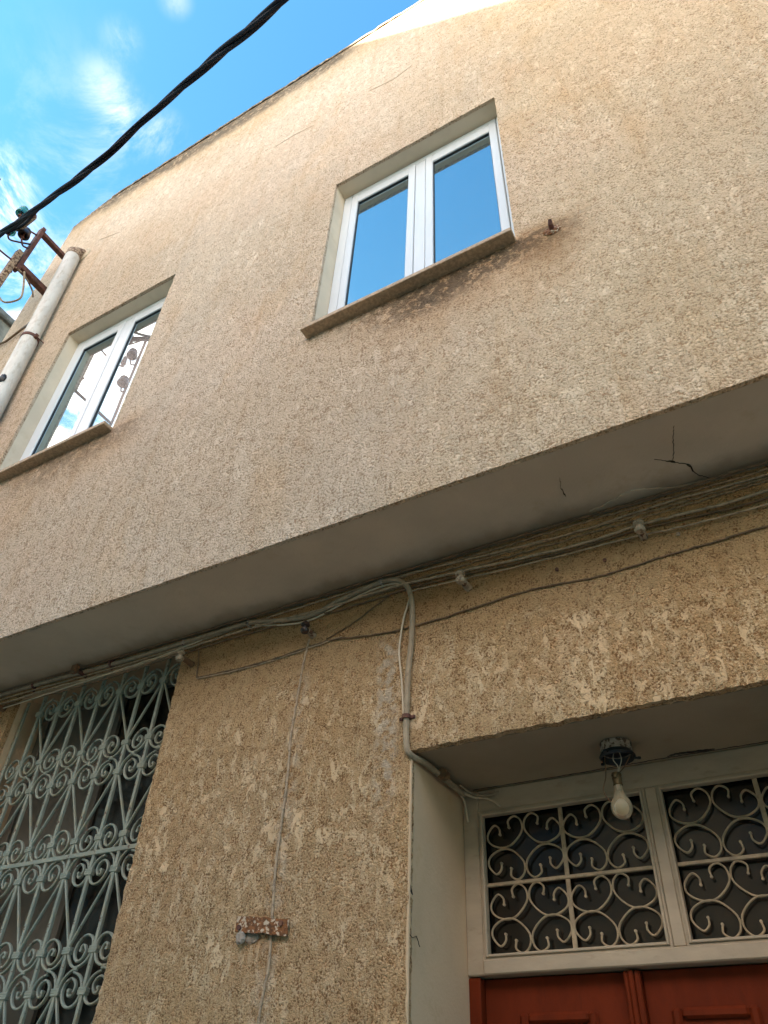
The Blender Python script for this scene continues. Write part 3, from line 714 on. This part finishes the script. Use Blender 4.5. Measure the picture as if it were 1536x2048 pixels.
for i, (pts, w) in enumerate((([(-.157, 2.121), (-.122, 2.148), (-.101, 2.167), (-.084, 2.111), (-.071, 2.049), (-.054, 1.991)], .0016),
        ([(-.12, 2.150), (-.101, 2.163), (-.092, 2.168)], .008), ([(-.06, 2.20), (-.049, 2.22), (-.046, 2.25)], .006),
        ([(-.101, 2.167), (-.079, 2.182), (-.048, 2.21), (-.046, 2.25), (-.033, 2.275), (-.012, 2.30), (.006, 2.322)], .0022),
        ([(-.490, 2.06), (-.507, 2.116), (-.505, 2.169)], .0005), ([(-.505, 2.12), (-.507, 2.15), (-.508, 2.169)], .002))):
    obj('crack', ribbon(pts, w, ZS - .0003, i), MT['crack'], house)
m = MB(); vs = []; fs = []      # plaster skin lifting beside the wall
pp = [(-.45, 2.29), (-.395, 2.280), (-.342, 2.262), (-.281, 2.246), (-.217, 2.262), (-.12, 2.300), (-.03, 2.312), (.006, 2.322), (.06, 2.310), (.2, 2.316), (.6, 2.322)]
sp = spline([Vector((*q, 0)) for q in pp], 8); rnd = random.Random(4)
for q in sp:
    j = rnd.uniform(-.003, .003); vs += [(q.x, q.y + j, ZS - .0005), (q.x, q.y + j + .002, ZS - .006), (q.x, YL + .004, ZS - .009)]
for i in range(len(sp) - 1):
    for k in range(2): fs.append((i * 3 + k, (i + 1) * 3 + k, (i + 1) * 3 + k + 1, i * 3 + k + 1))
m.add(vs, fs); obj('lifted_plaster', m, MT['soffit'], house)
for i, (pts, w) in enumerate((([(-.433, 2.755), (-.401, 2.745), (-.338, 2.752), (-.269, 2.758)], .013), ([(-1.2, 2.768), (-.8, 2.772), (-.43, 2.765), (-.2, 2.768), (.1, 2.77)], .0022))):
    obj('crack', ribbon(pts, w, DW[3] - .0003, 20 + i), MT['crack'], house)

for i, (pts, w) in enumerate((([(-2.517, 8.36), (-2.286, 8.375), (-2.073, 8.32)], .006), ([(-1.522, 8.345), (-1.275, 8.279), (-1.114, 8.35)], .006), ([(-4.816, 8.738), (-4.478, 8.596)], .004))):
    o = obj('crack', ribbon(pts, w, YU - .0035, 40 + i, 'y'), MT['faint_crack'], house)
m = MB(); rj = random.Random(9); zz_ = [.12 + (2.70 - .12) * k / 60 for k in range(61)]
m.tube([(-1.2545 + rj.uniform(-.0015, .0015), YL + .004 + rj.uniform(-.002, .002), q) for q in zz_], .0065, 8); obj('edge_bead', m, MT['reveal_low'], house, True)
for pts, w in (([(2.342, 2.256), (2.350, 2.240), (2.362, 2.222)], .007), ([(2.340, 2.108), (2.365, 2.104), (2.392, 2.112), (2.415, 2.088)], .0014),):
    c = ribbon(pts, w, 0, 77, 'y'); c.v = [(-1.2545 - vy, vx, vz) for vx, vy, vz in c.v]; obj('crack', c, MT['crack'], house)
# ------------------------------------------------------------ street, kerb, far buildings
m = MB(); m.box(-400, 400, -400, 400, -.5, 0); st = obj('ground', m, MT['asphalt']); st['kind'] = 'structure'
m = MB(); m.box(-40, 40, 1.45, YL - .001, .002, .12, .01); pv = obj('pavement', m, MT['paving']); pv['kind'] = 'structure'
def block(name, label, x0, x1, y0, y1, h, mat, wins, face):
    t = thing(name, label, 'building', ((x0 + x1) / 2, (y0 + y1) / 2, 0))
    m = MB(); m.box(x0, x1, y0, y1, 0, h); obj('wall', m, mat, t)
    m = MB(); m.box(x0 - .05, x1 + .05, y0 - .05, y1 + .05, h, h + .12, .02); obj('roof', m, MT['concrete'], t)
    for (a, b, c, d) in wins:
        m = MB(); m.box(a, b, face + .005, face + .05, c, d, .01) if face > y0 else m.box(a, b, face - .05, face - .005, c, d, .01)
        w = obj('window', m, MT['reveal'], t)
        m = MB(); yy = (face + .055, face + .06) if face > y0 else (face - .06, face - .055)
        m.box(a + .08, b - .08, yy[0], yy[1], c + .08, d - .08); obj('shutter', m, MT['shutter'], w)
    return t
block('tall_house', 'tall plastered house across the lane, seen only in reflections', -24, -7.0, -17, -5.0, 14.48, MT['opp'],
      [(-22 + 3 * i, -20.8 + 3 * i, 1.2 + 3.2 * k, 2.9 + 3.2 * k) for i in range(5) for k in range(3)], -5.0)
block('low_house', 'low ochre house across the lane behind the viewer', -6.8, 12, -13, -5.0, 6.2, MT['opp2'],
      [(-4 + 3 * i, -2.8 + 3 * i, 1.2 + 3.0 * k, 2.7 + 3.0 * k) for i in range(5) for k in range(2)], -5.0)
t = thing('neighbour_building', 'weathered grey-brown building top at the far left edge, beyond the downpipe', 'building', (-11, 8, 0))
m = MB(); m.box(-14, -8.0, 1.9, 20, 0, 10.30); obj('wall', m, MT['nbr'], t)
m = MB(); m.box(-14.05, -7.93, 1.85, 20.05, 10.30, 10.42, .02); obj('roof', m, MT['concrete'], t)

# ------------------------------------------------------------ downpipe
dp = thing('downpipe', 'pale grey plastic rain pipe leaning along the left end of the upper wall', 'pipe', (-4.6, 1.82, 3.6))
def pcen(z): return (-4.985 + (8.42 - z) * .083, 1.815, z)
m = MB()
m.tube([pcen(z) for z in (8.44, 7.2, 6.90)], .070, 20, False); m.tube([pcen(z) for z in (6.93, 6.8)], .0725, 20, False); m.tube([pcen(z) for z in (6.80, 6.0, 4.9, 3.7)], .0725, 20); obj('pipe', m, MT['pipe'], dp, True)
m = MB(); e = [Vector(pcen(8.40)), Vector(pcen(8.47)), Vector(pcen(8.52)) + Vector((-.005, .03, 0)), Vector((-5.0, 1.88, 8.555)), Vector((-5.0, 1.96, 8.56))]; m.tube(e, [.073, .074, .073, .072, .072], 20); obj('elbow', m, MT['rust_paint'], dp, True)
m = MB(); m.lathe([(.07, -.004), (.10, -.012), (.118, .0), (.125, .012)], (-5.0, 1.885, 8.56), (0, 1, 0), 20); obj('mortar_ring', m, MT['mortar_warm'], dp)
m = MB(); m.tube([pcen(6.935), pcen(6.90)], .0785, 20); q = pcen(6.92); m.box(q[0] + .06, q[0] + .10, 1.80, 1.83, 6.895, 6.94, .003); m.tube([(q[0] + .085, 1.80, 6.918), (q[0] + .085, 1.90, 6.918)], .005); obj('clamp', m, MT['rust'], dp, True)
m = MB(); q = pcen(6.18); m.rock((q[0] - .015, q[1] - .052, 6.20), (.05, .035, .075), 5, 9); m.rock((q[0] + .028, q[1] - .062, 6.26), (.030, .022, .05), 6, 8); obj('torn_hole', m, MT['black_tin'], dp)

# ------------------------------------------------------------ overhead line bracket
br = thing('line_bracket', 'rusty iron wall bracket carrying the overhead cable near the roof corner', 'bracket', (-5.31, 1.9, 8.4))
BX = -5.31
m = MB(); m.box(BX - .028, BX + .028, 1.56, 1.91, 8.715, 8.765, .004); obj('arm', m, MT['rust'], br)
m = MB(); m.box(BX - .034, BX + .034, 1.56, 1.91, 8.065, 8.135, .004); obj('arm', m, MT['rust'], br)
m = MB(); m.box(BX - .040, BX + .040, 1.525, 1.565, 8.02, 8.80, .004); obj('upright', m, MT['rust'], br)
m = MB(); m.box(BX - .042, BX + .030, 1.46, 1.515, 7.30, 8.27, .006); m.tube([(BX - .05, 1.50, 7.9), (BX + .05, 1.48, 7.88)], .012); m.tube([(BX - .05, 1.48, 7.50), (BX + .06, 1.47, 7.48)], .012); obj('lower_post', m, MT['rust_paint'], br)
m = MB(); m.box(BX - .012, BX + .012, .950, .975, 7.30, 8.86, .003); m.box(BX - .012, BX + .012, .976, 1.459, 7.31, 7.335, .003); obj('outer_post', m, MT['rust'], br)
m = MB(); m.tube(spline([(BX + .02, 1.50, 8.02), (BX + .05, 1.62, 7.99), (BX + .04, 1.75, 7.93), (BX + .02, 1.80, 7.88)], 5), .009); obj('stay_rod', m, MT['rust_paint'], br)
for i, (ix, iy, iz, mm, nm, r) in enumerate(((BX, 1.30, 8.76, 'green_glass', 'green glass insulator on the outer hook above the cable clamp', .058), (BX + .03, 1.42, 8.50, 'brown_glass', 'dark brown insulator under the cable clamp', .058), (BX - .12, 1.34, 8.58, 'green_glass', 'green glass insulator half hidden behind the black cable', .055), (BX + .02, 1.12, 8.20, 'brown_glass', 'outermost small dark insulator at the frame edge', .03), (BX, 1.05, 8.42, 'brown_glass', 'middle dark insulator beyond the left frame edge, mirrored in the left window', .06), (BX, 1.02, 7.96, 'brown_glass', 'lowest dark insulator beyond the frame edge, mirrored in the left window', .062), (BX - .26, 1.04, 8.92, 'brown_glass', 'highest dark insulator beyond the frame edge, mirrored in the left window', .075))):
    t = thing('insulator', nm, 'insulator', (ix, iy, iz), 'insulators on the rusty wall bracket')
    m = MB(); m.lathe([(r * .62, -.045), (r * .98, -.048), (r, -.035), (r * .93, -.005), (r * .78, .012), (r * .72, .028), (r * .80, .040), (r * .66, .060), (r * .35, .068), (0, .07)], (ix, iy, iz), (0, 0, 1), 20)
    m.lathe([(r * .62, -.045), (r * .45, -.01), (r * .3, .02), (0, .02)], (ix, iy, iz), (0, 0, 1), 20); obj('body', m, MT[mm], t, True)
    hk = 1.53 if i < 4 else .965
    m = MB(); m.tube(spline([(ix, iy, iz + .01), (ix, iy, iz - .09), (ix, iy + (hk - iy) * .2, iz - .14), (ix * .5 + BX * .5, (iy + hk) / 2, iz - .15), (BX, hk, iz - .10)], 6), .009, 8); m.tube([(ix, iy, iz - .075), (ix, iy, iz - .095)], .02, 6); obj('hook', m, MT['rust'], t, True)
# clamp with coiled wire
t = thing('cable_clamp', 'grey ribbed clamp wrapped round the black cable at the bracket', 'clamp', (-5.2, 1.34, 8.55))
c0, c1 = Vector((-5.34, 1.345, 8.53)), Vector((-4.97, 1.30, 8.40))
m = MB(); m.tube([c0, c1], .030, 10); obj('body', m, MT['rust'], t, True)
m = MB()
for k in range(9): q = c0.lerp(c1, .10 + .1 * k); d = (c1 - c0).normalized(); m.lathe([(.034, -.010), (.050, -.006), (.050, .006), (.034, .010)], q, d, 12)
obj('rib', m, MT['tin'], t, True)
# twisted overhead cable
axis = spline([(-7.6, 1.50, 9.55), (-6.3, 1.38, 8.86), (-5.50, 1.30, 8.48), (-4.98, 1.25, 8.237), (-4.45, 1.19, 7.97), (-3.61, 1.10, 7.615), (-2.866, 1.0, 7.462), (-2.123, .885, 7.12), (-1.329, .75, 6.609), (-.5, .58, 6.15), (.6, .35, 5.7), (2.0, .0, 5.6), (4.0, -.9, 5.9), (5.6, -3.2, 6.15)], 14)
oc = thing('overhead_cable', 'thick black twisted cable crossing the sky from the wall bracket', 'cable', (-5.5, 1.3, 8.48))
for s in range(3):
    pts = []; L = 0
    for i, p in enumerate(axis):
        if i: L += (axis[i] - axis[i - 1]).length
        d = (axis[min(i + 1, len(axis) - 1)] - axis[max(i - 1, 0)]).normalized(); a = d.cross(Vector((0, 0, 1))).normalized(); b = d.cross(a)
        an = L * 2 * PI / 1.9 + s * 2 * PI / 3; rr = .0150 + .004 * math.sin(L * 3.1 + s)
        pts.append(p + a * math.cos(an) * rr + b * math.sin(an) * rr)
    m = MB(); m.tube(pts, .0148, 8); obj('strand', m, MT['black_cable'], oc, True)
m = MB(); m.tube(spline([(-5.45, 1.33, 8.50), (-5.15, 1.33, 8.40), (-4.85, 1.27, 8.20), (-4.62, 1.22, 8.06)], 6), .014, 8); obj('loose_strand', m, MT['black_cable'], oc, True)
tag(obj('loose_wire', MB().tube(spline([(-5.3, 1.52, 7.95), (-5.6, 1.5, 7.93), (-6.4, 1.5, 8.3), (-7.9, 1.5, 9.0)], 6), .010, 6), MT['black_cable'], smooth=True), 'thin black wire running off left behind the bracket foot', 'wire')
tag(obj('loose_wire', MB().tube(spline([(-7.95, 3.2, 10.9), (-6.6, 3.4, 10.2), (-5.2, 3.8, 9.3)], 6), .004, 6), MT['black_cable'], smooth=True), 'hair-thin grey wire crossing the sky low at the left', 'wire')
tag(obj('cable_end', MB().tube(spline([(-5.25, 1.60, 8.02), (-5.25, 1.68, 7.80), (-5.28, 1.70, 7.70), (-5.45, 1.66, 7.72), (-5.56, 1.60, 7.86)], 6), .010, 8), MT['wire_tan'], smooth=True), 'cut cable end hooking out beneath the bracket arm', 'cable')
tag(obj('wall_cable', MB().tube(spline([(-5.02, 1.86, 7.30), (-5.10, 1.84, 7.36), (-5.30, 1.87, 7.44), (-5.50, 1.88, 7.40), (-5.67, 1.90, 7.42), (-5.8, 2.1, 7.4)], 6), [.018] * 8 + [.011] * 23, 8), MT['wire_brown'], smooth=True), 'short brown cable bending round the house corner left of the downpipe', 'cable')

# ------------------------------------------------------------ cables under the jetty
def wire(name, label, pts, y, r, mat, cat='wire', bumps=.003, n=5, group=None):
    rnd = random.Random(label); P3 = spline([(p[0], (p[2] if len(p) > 2 else y), p[1]) for p in pts], n)
    P3 = [q + Vector((0, -abs(rnd.uniform(0, bumps)), rnd.uniform(-bumps, bumps) * .6)) for q in P3]
    return tag(obj(name, MB().tube(P3, r, 8), MT[mat], smooth=True), label, cat, group)
YW = YL - .016
wire('conduit', 'thick grey conduit along the jetty that bends down past the pier to the doorway corner', [(-5.6, 3.515), (-4.6, 3.512), (-3.652, 3.514), (-3.04, 3.497), (-2.539, 3.499), (-2.348, 3.500), (-2.132, 3.499), (-1.949, 3.461), (-1.777, 3.438), (-1.619, 3.474), (-1.464, 3.502), (-1.37, 3.505), (-1.31, 3.480), (-1.268, 3.425), (-1.249, 3.323), (-1.251, 3.166), (-1.263, 3.01), (-1.266, 2.828), (-1.264, 2.735), (-1.252, 2.690, YL - .008), (-1.236, 2.688, YL + .08), (-1.232, 2.686, YL + .2), (-1.230, 2.684, YL + .34), (-1.228, 2.683, YL + .40)], YW, .0118, 'conduit', 'conduit', .001, 6)
wire('cable', 'pale thin cable following the conduit bend and hanging loose beside its drop', [(-2.1, 3.478), (-1.95, 3.436), (-1.777, 3.414), (-1.619, 3.450), (-1.464, 3.480), (-1.36, 3.482), (-1.30, 3.462), (-1.262, 3.43), (-1.262, 3.38), (-1.290, 3.286), (-1.306, 3.158), (-1.305, 3.10), (-1.289, 2.973), (-1.279, 2.844)], YL - .014, .0042, 'wire_pale', 'cable', .001)
wire('wire', 'topmost tan wire close under the jetty soffit', [(-5.6, 3.49), (-3.65, 3.485), (-2.9, 3.475), (-2.4, 3.488), (-1.95, 3.505), (-1.35, 3.512), (-1.07, 3.500), (-.565, 3.472), (-.13, 3.484), (.185, 3.476), (1.5, 3.48), (4, 3.5)], YL - .010, .0045, 'wire_tan', n=10)
wire('wire', 'tan wire threading through the porcelain pegs, upper strand', [(-5.6, 3.45), (-3.894, 3.448), (-3.526, 3.455), (-2.96, 3.437), (-2.526, 3.455), (-2.122, 3.462), (-1.7, 3.452), (-1.35, 3.458), (-1.07, 3.439), (-.572, 3.400), (-.294, 3.408), (-.071, 3.398), (.164, 3.396), (1.5, 3.43), (4, 3.45)], YL - .020, .0055, 'wire_tan', n=10)
wire('wire', 'brown wire below the upper strand, sagging between the porcelain pegs', [(-5.6, 3.43), (-3.894, 3.432), (-3.2, 3.418), (-2.5, 3.438), (-2.0, 3.440), (-1.6, 3.425), (-1.3, 3.430), (-1.071, 3.425), (-.572, 3.388), (-.30, 3.394), (0, 3.375), (.15, 3.372), (1.5, 3.41), (4, 3.42)], YL - .012, .0048, 'wire_brown', n=10)
wire('wire', 'thin tan wire meeting the rightmost porcelain peg from below', [(-1.25, 3.41), (-1.071, 3.398), (-.753, 3.378), (-.524, 3.370), (-.302, 3.362), (-.156, 3.349), (.15, 3.340), (1.5, 3.34), (4, 3.36)], YL - .018, .0036, 'wire_tan', n=10)
wire('wire', 'dark wire tucked in the soffit corner above the barred window', [(-5.6, 3.525), (-4.2, 3.522), (-3.3, 3.520), (-2.7, 3.523), (-2.1, 3.520), (-1.5, 3.522), (-.9, 3.520), (-.3, 3.515), (.4, 3.512), (2, 3.52)], YL - .030, .0045, 'wire_brown', n=10)
wire('wire', 'thin pale wire lying on the window lintel at far left', [(-4.4, 3.40), (-3.90, 3.412), (-3.45, 3.423), (-3.0, 3.440), (-2.7, 3.452), (-2.42, 3.475)], YL - .022, .0032, 'wire_pale', n=8)
wire('wire', 'long thin brown wire sagging across the wall, turning up at its left end', [(4, 3.27), (1.2, 3.26), (.124, 3.256), (-.022, 3.252), (-.18, 3.250), (-.328, 3.242), (-.483, 3.238), (-.626, 3.252), (-.794, 3.259), (-.948, 3.248), (-1.242, 3.236), (-1.428, 3.246), (-1.648, 3.280), (-1.781, 3.274), (-2.049, 3.260), (-2.30, 3.268), (-2.405, 3.276), (-2.418, 3.292), (-2.425, 3.36), (-2.443, 3.44)], YL - .0075, .0038, 'wire_brown', n=8)
wire('wire', 'second thin wire twinned with the sagging brown wire at left', [(-1.60, 3.283), (-1.781, 3.268), (-2.049, 3.253), (-2.30, 3.262), (-2.412, 3.270)], YL - .007, .003, 'wire_tan', n=8)
wire('wire', 'short dark wire slanting above the middle of the sagging wire', [(-1.68, 3.29), (-1.56, 3.33), (-1.45, 3.385), (-1.36, 3.43), (-1.27, 3.45)], YL - .007, .003, 'wire_brown', n=6)
wire('painted_cable', 'thin render-coated cable running down the pier behind the rusty strap', [(-1.774, 3.315), (-1.791, 3.193), (-1.800, 3.027), (-1.808, 2.872), (-1.799, 2.684), (-1.800, 2.493), (-1.800, 2.352), (-1.786, 2.171), (-1.777, 2.05), (-1.788, 1.95), (-1.790, 1.885), (-1.79, 1.6), (-1.79, .3)], YL - .006, .0048, 'wire_tan', 'cable', .0025, 9)
for i, (z, lab) in enumerate(((3.504, 'thin mortar-crusted wire just under the jetty, right half'), (3.470, 'rough mortar-crusted wire second below the jetty, right half'), (3.452, 'rough thin wire just above the upper strand through the pegs'))):
    rr_ = random.Random(i); pts = [(-1.5 + .33 * k, z + .012 * math.sin(k * .8 + i) * (.4 + .1 * i) + .014 * max(0, (.3 - abs(-1.5 + .33 * k + .4)))) for k in range(10)]
    wire('wire', lab, pts, YL - .006, .0042, 'wire_crust', bumps=.005, n=14)
# frayed ends in the doorway corner
tail = thing('cable_tails', 'frayed pale cable ends splayed in the upper left corner of the doorway', 'cable', (-1.22, 2.74, 2.68))
for i, pts in enumerate(([(-1.228, 2.70, 2.683), (-1.20, 2.765, 2.678), (-1.15, 2.770, 2.668), (-1.115, 2.768, 2.650), (-1.09, 2.765, 2.628)], [(-1.228, 2.69, 2.682), (-1.19, 2.755, 2.690), (-1.14, 2.762, 2.690), (-1.11, 2.768, 2.688)], [(-1.232, 2.72, 2.675), (-1.236, 2.760, 2.66), (-1.232, 2.765, 2.62), (-1.226, 2.764, 2.585)], [(-1.21, 2.66, 2.69), (-1.18, 2.72, 2.672), (-1.13, 2.755, 2.672), (-1.09, 2.76, 2.683)])):
    obj('cable_tail', MB().tube(spline(pts, 6), .0042 if i < 3 else .003, 8), MT['wire_pale' if i in (0, 2) else 'conduit'], tail, True)
m = MB(); m.tube([(-1.215, YL + .18, 2.684), (-1.215, YL + .21, 2.684)], .020, 10); obj('tape_band', m, MT['wire_brown'], tail, True)
for i, (x, z, lab, ps) in enumerate(((-3.051, 3.504, 'iron clip holding the conduit above the middle of the barred window', 1.2), (-3.655, 3.515, 'iron clip at the far left end of the conduit', 1.0), (-2.545, 3.499, 'clip on the conduit near the right corner of the barred window', 1.0), (-2.142, 3.499, 'clip where the conduit begins to sag', 1.0), (-1.405, 3.506, 'pale clip at the top of the conduit bend', 1.0), (-1.266, 2.835, 'dark iron ring clip on the vertical run of conduit', 1.25))):
    t = MB(); vert = i == 5
    if vert: t.tube([(x, YW, z - .008), (x, YW, z + .008)], .0185, 12); t.box(x - .033, x + .033, YL - .012, YL - .004, z - .007, z + .007, .002)
    else: t.tube([(x - .007, YW, z), (x + .007, YW, z)], .0175 * ps, 12); t.box(x - .006, x + .006, YL - .010, YL - .001, z - .034, z + .02, .001)
    tag(obj('cable_clip', t, MT['rust' if i in (0, 1, 5) else 'tin'], smooth=True), lab, 'clip', 'clips holding the conduit')

# porcelain pegs
for i, (x, z, L, lab) in enumerate(((-2.471, 3.362, .09, 'porcelain knob on a brown peg at the top right corner of the barred window'), (-1.757, 3.333, .070, 'darkened knob and peg above the rusty strap'), (-.995, 3.351, .085, 'pale porcelain knob and peg just right of the conduit bend'), (-.279, 3.359, .070, 'white-splashed porcelain peg, the rightmost under the jetty'), (-3.864, 3.416, .10, 'brown peg at the far left edge beside the barred window'))):
    t = thing('wire_peg', lab, 'peg', (x, YL, z), 'porcelain wire pegs under the jetty')
    m = MB(); m.tube([(x, YL + .01, z), (x, YL - L * .55, z), (x, YL - L * .9, z + .002)], [.017, .0145, .011], 10); obj('peg', m, MT['peg' if i in (0, 4) else 'rust_paint'], t, True)
    m = MB(); zc = z + .004; yc = YL - L
    m.lathe([(0, -.026), (.015, -.026), (.020, -.018), (.020, -.010), (.011, -.004), (.011, .004), (.020, .010), (.020, .018), (.014, .026), (0, .026)], (x, yc, zc), (0, 0, 1), 14); obj('knob', m, MT['brown_glass' if i == 1 else 'porcelain'], t, True)
    m = MB(); m.tube([(x, yc, zc + .024), (x, yc, zc + .034)], .006, 6); obj('screw', m, MT['rust'], t)
t = thing('iron_spike', 'dark iron spike with a flat head standing out above the barred window', 'spike', (-3.26, YL, 3.5))
m = MB(); m.tube([(-3.262, YL + .01, 3.49), (-3.262, YL - .06, 3.495)], .012, 8); obj('shank', m, MT['rust'], t, True)
m = MB(); m.box(-3.285, -3.243, YL - .085, YL - .055, 3.470, 3.520, .006); obj('head', m, MT['peg'], t)
for x, z, lab in ((-.62, 3.318, 'small rusty nail right of the middle peg'), (-.435, 3.30, 'small rusty nail left of the rightmost peg'), (-.16, 3.325, 'pale plastic plug in the wall right of the pegs')):
    m = MB(); m.tube([(x, YL + .01, z), (x, YL - .012, z)], .005, 7); m.tube([(x, YL - .012, z), (x, YL - .015, z)], .008, 8); tag(obj('nail', m, MT['rust' if 'rusty' in lab else 'porcelain']), lab, 'nail')
# iron stub on upper wall
t = thing('iron_stub', 'broken rusty iron stub in the upper wall right of the window', 'iron stub', (-.302, 1.9, 4.95))
m = MB(); m.tube([(-.302, 1.91, 4.945), (-.300, 1.865, 4.950), (-.296, 1.85, 4.965)], [.014, .012, .008], 8); obj('stub', m, MT['rust'], t)
m = MB(); m.rock((-.305, 1.896, 4.945), (.040, .010, .030), 3); obj('mortar', m, MT['rust_flaky'], t)
# rusted strap on the pier
t = thing('rusty_strap', 'flaking rusty strap with patches of old paint fixed across the pier', 'metal strap', (-1.82, YL, 2.17))
def bent(ax, az, bx, bz, w, y):
    m = MB(); vs = []; n = 14; rnd = random.Random(11)
    for i in range(n + 1):
        u = i / n; x = ax + (bx - ax) * u; z = az + (bz - az) * u; y2 = y - .010 * math.sin(PI * u); j = rnd.uniform(-.0025, .0025); k = rnd.uniform(-.0025, .0025)
        vs += [(x, y2, z - w / 2 + j), (x, y2, z + w / 2 + k), (x, y2 + .004, z + w / 2 + k), (x, y2 + .004, z - w / 2 + j)]
    fs = [(0, 1, 2, 3), (4 * n + 3, 4 * n + 2, 4 * n + 1, 4 * n)]
    for i in range(n):
        for k in range(4): a = i * 4 + k; b = i * 4 + (k + 1) % 4; fs.append((a, a + 4, b + 4, b))
    return m.add(vs, fs)
obj('plate', bent(-1.936, 2.182, -1.708, 2.155, .050, YL - .018), MT['rust_flaky'], t)
for x in (-1.915, -1.735): m = MB(); m.tube([(x, YL, 2.168), (x, YL - .028, 2.168)], .009, 8); obj('bolt', m, MT['rust'], t)
m = MB(); m.rock((-1.905, YL - .020, 2.136), (.019, .010, .020), 3); obj('cement_lump', m, MT['mortar'], t)
m = MB(); m.rock((-1.87, YL - .006, 2.138), (.035, .006, .018), 8); obj('cement_smear', m, MT['mortar'], t)

# ------------------------------------------------------------ lamp in the doorway
LX, LY, LZ = -.568, 2.574, DW[3]
t = thing('ceiling_lamp', 'bare dusty light bulb hanging by wires from a peeling round fitting in the doorway', 'lamp', (LX, LY, LZ))
m = MB(); m.lathe([(.020, -.001), (.052, -.001), (.055, -.006), (.054, -.034), (.050, -.036), (.048, -.034), (.049, -.008), (.0, -.008)], (LX, LY, LZ), (0, 0, 1), 28); obj('ring', m, MT['tin'], t, True)
m = MB(); m.lathe([(.050, -.030), (.056, -.040), (.062, -.050), (.056, -.058), (.050, -.052)], (LX, LY, LZ), (0, 0, 1), 28); m.lathe([(.048, -.033), (.0, -.030)], (LX, LY, LZ), (0, 0, 1), 28)
for an in (.5, 2.6, 4.4): m.tube([(LX + .056 * math.cos(an), LY + .056 * math.sin(an), LZ - .050), (LX + .074 * math.cos(an), LY + .074 * math.sin(an), LZ - .052)], .004, 6); m.lathe([(0, 0), (.007, .002), (.007, .008), (0, .010)], (LX + .074 * math.cos(an), LY + .074 * math.sin(an), LZ - .056), (0, 0, 1), 8)
obj('gallery', m, MT['black_tin'], t, True)
BXx, BYy = LX - .014, LY
for i, pts in enumerate(([(LX - .01, LY, LZ - .03), (LX - .015, LY - .005, LZ - .06), (LX - .004, LY, LZ - .085), (BXx, BYy, LZ - .112)], [(LX + .008, LY, LZ - .03), (LX + .012, LY, LZ - .06), (LX + .0, LY, LZ - .09), (BXx + .004, BYy, LZ - .112)])):
    obj('wire', MB().tube(spline(pts, 5), .0016, 6), MT['wire_pale'], t, True)
obj('wire', MB().tube(spline([(LX - .045, LY, LZ - .045), (LX - .047, LY, LZ - .08), (LX - .052, LY, LZ - .115), (LX - .066, LY, LZ - .155), (LX - .056, LY, LZ - .185), (LX - .038, LY, LZ - .205)], 6), .0020, 6), MT['peg'], t, True)
obj('wire', MB().tube(spline([(LX + .045, LY, LZ - .05), (LX + .02, LY, LZ - .085), (BXx + .006, BYy, LZ - .11)], 5), .0018, 6), MT['peg'], t, True)
m = MB(); m.lathe([(0, -.002), (.016, 0), (.0175, -.008), (.0150, -.012), (.0165, -.018), (.0150, -.036), (.0165, -.040), (.0130, -.042)], (BXx, BYy, LZ - .106), (0, 0, 1), 18)
m.box(BXx - .006, BXx + .006, BYy - .022, BYy - .014, LZ - .128, LZ - .118, .002); obj('socket', m, MT['brass'], t, True)
m = MB(); m.lathe([(.012, 0), (.0135, -.018), (.0145, -.024), (.021, -.038), (.030, -.054), (.0345, -.068), (.0352, -.078), (.0325, -.091), (.025, -.103), (.014, -.111), (0, -.113)], (BXx, BYy, LZ - .146), (0, 0, 1), 28); obj('bulb', m, MT['bulb'], t, True)
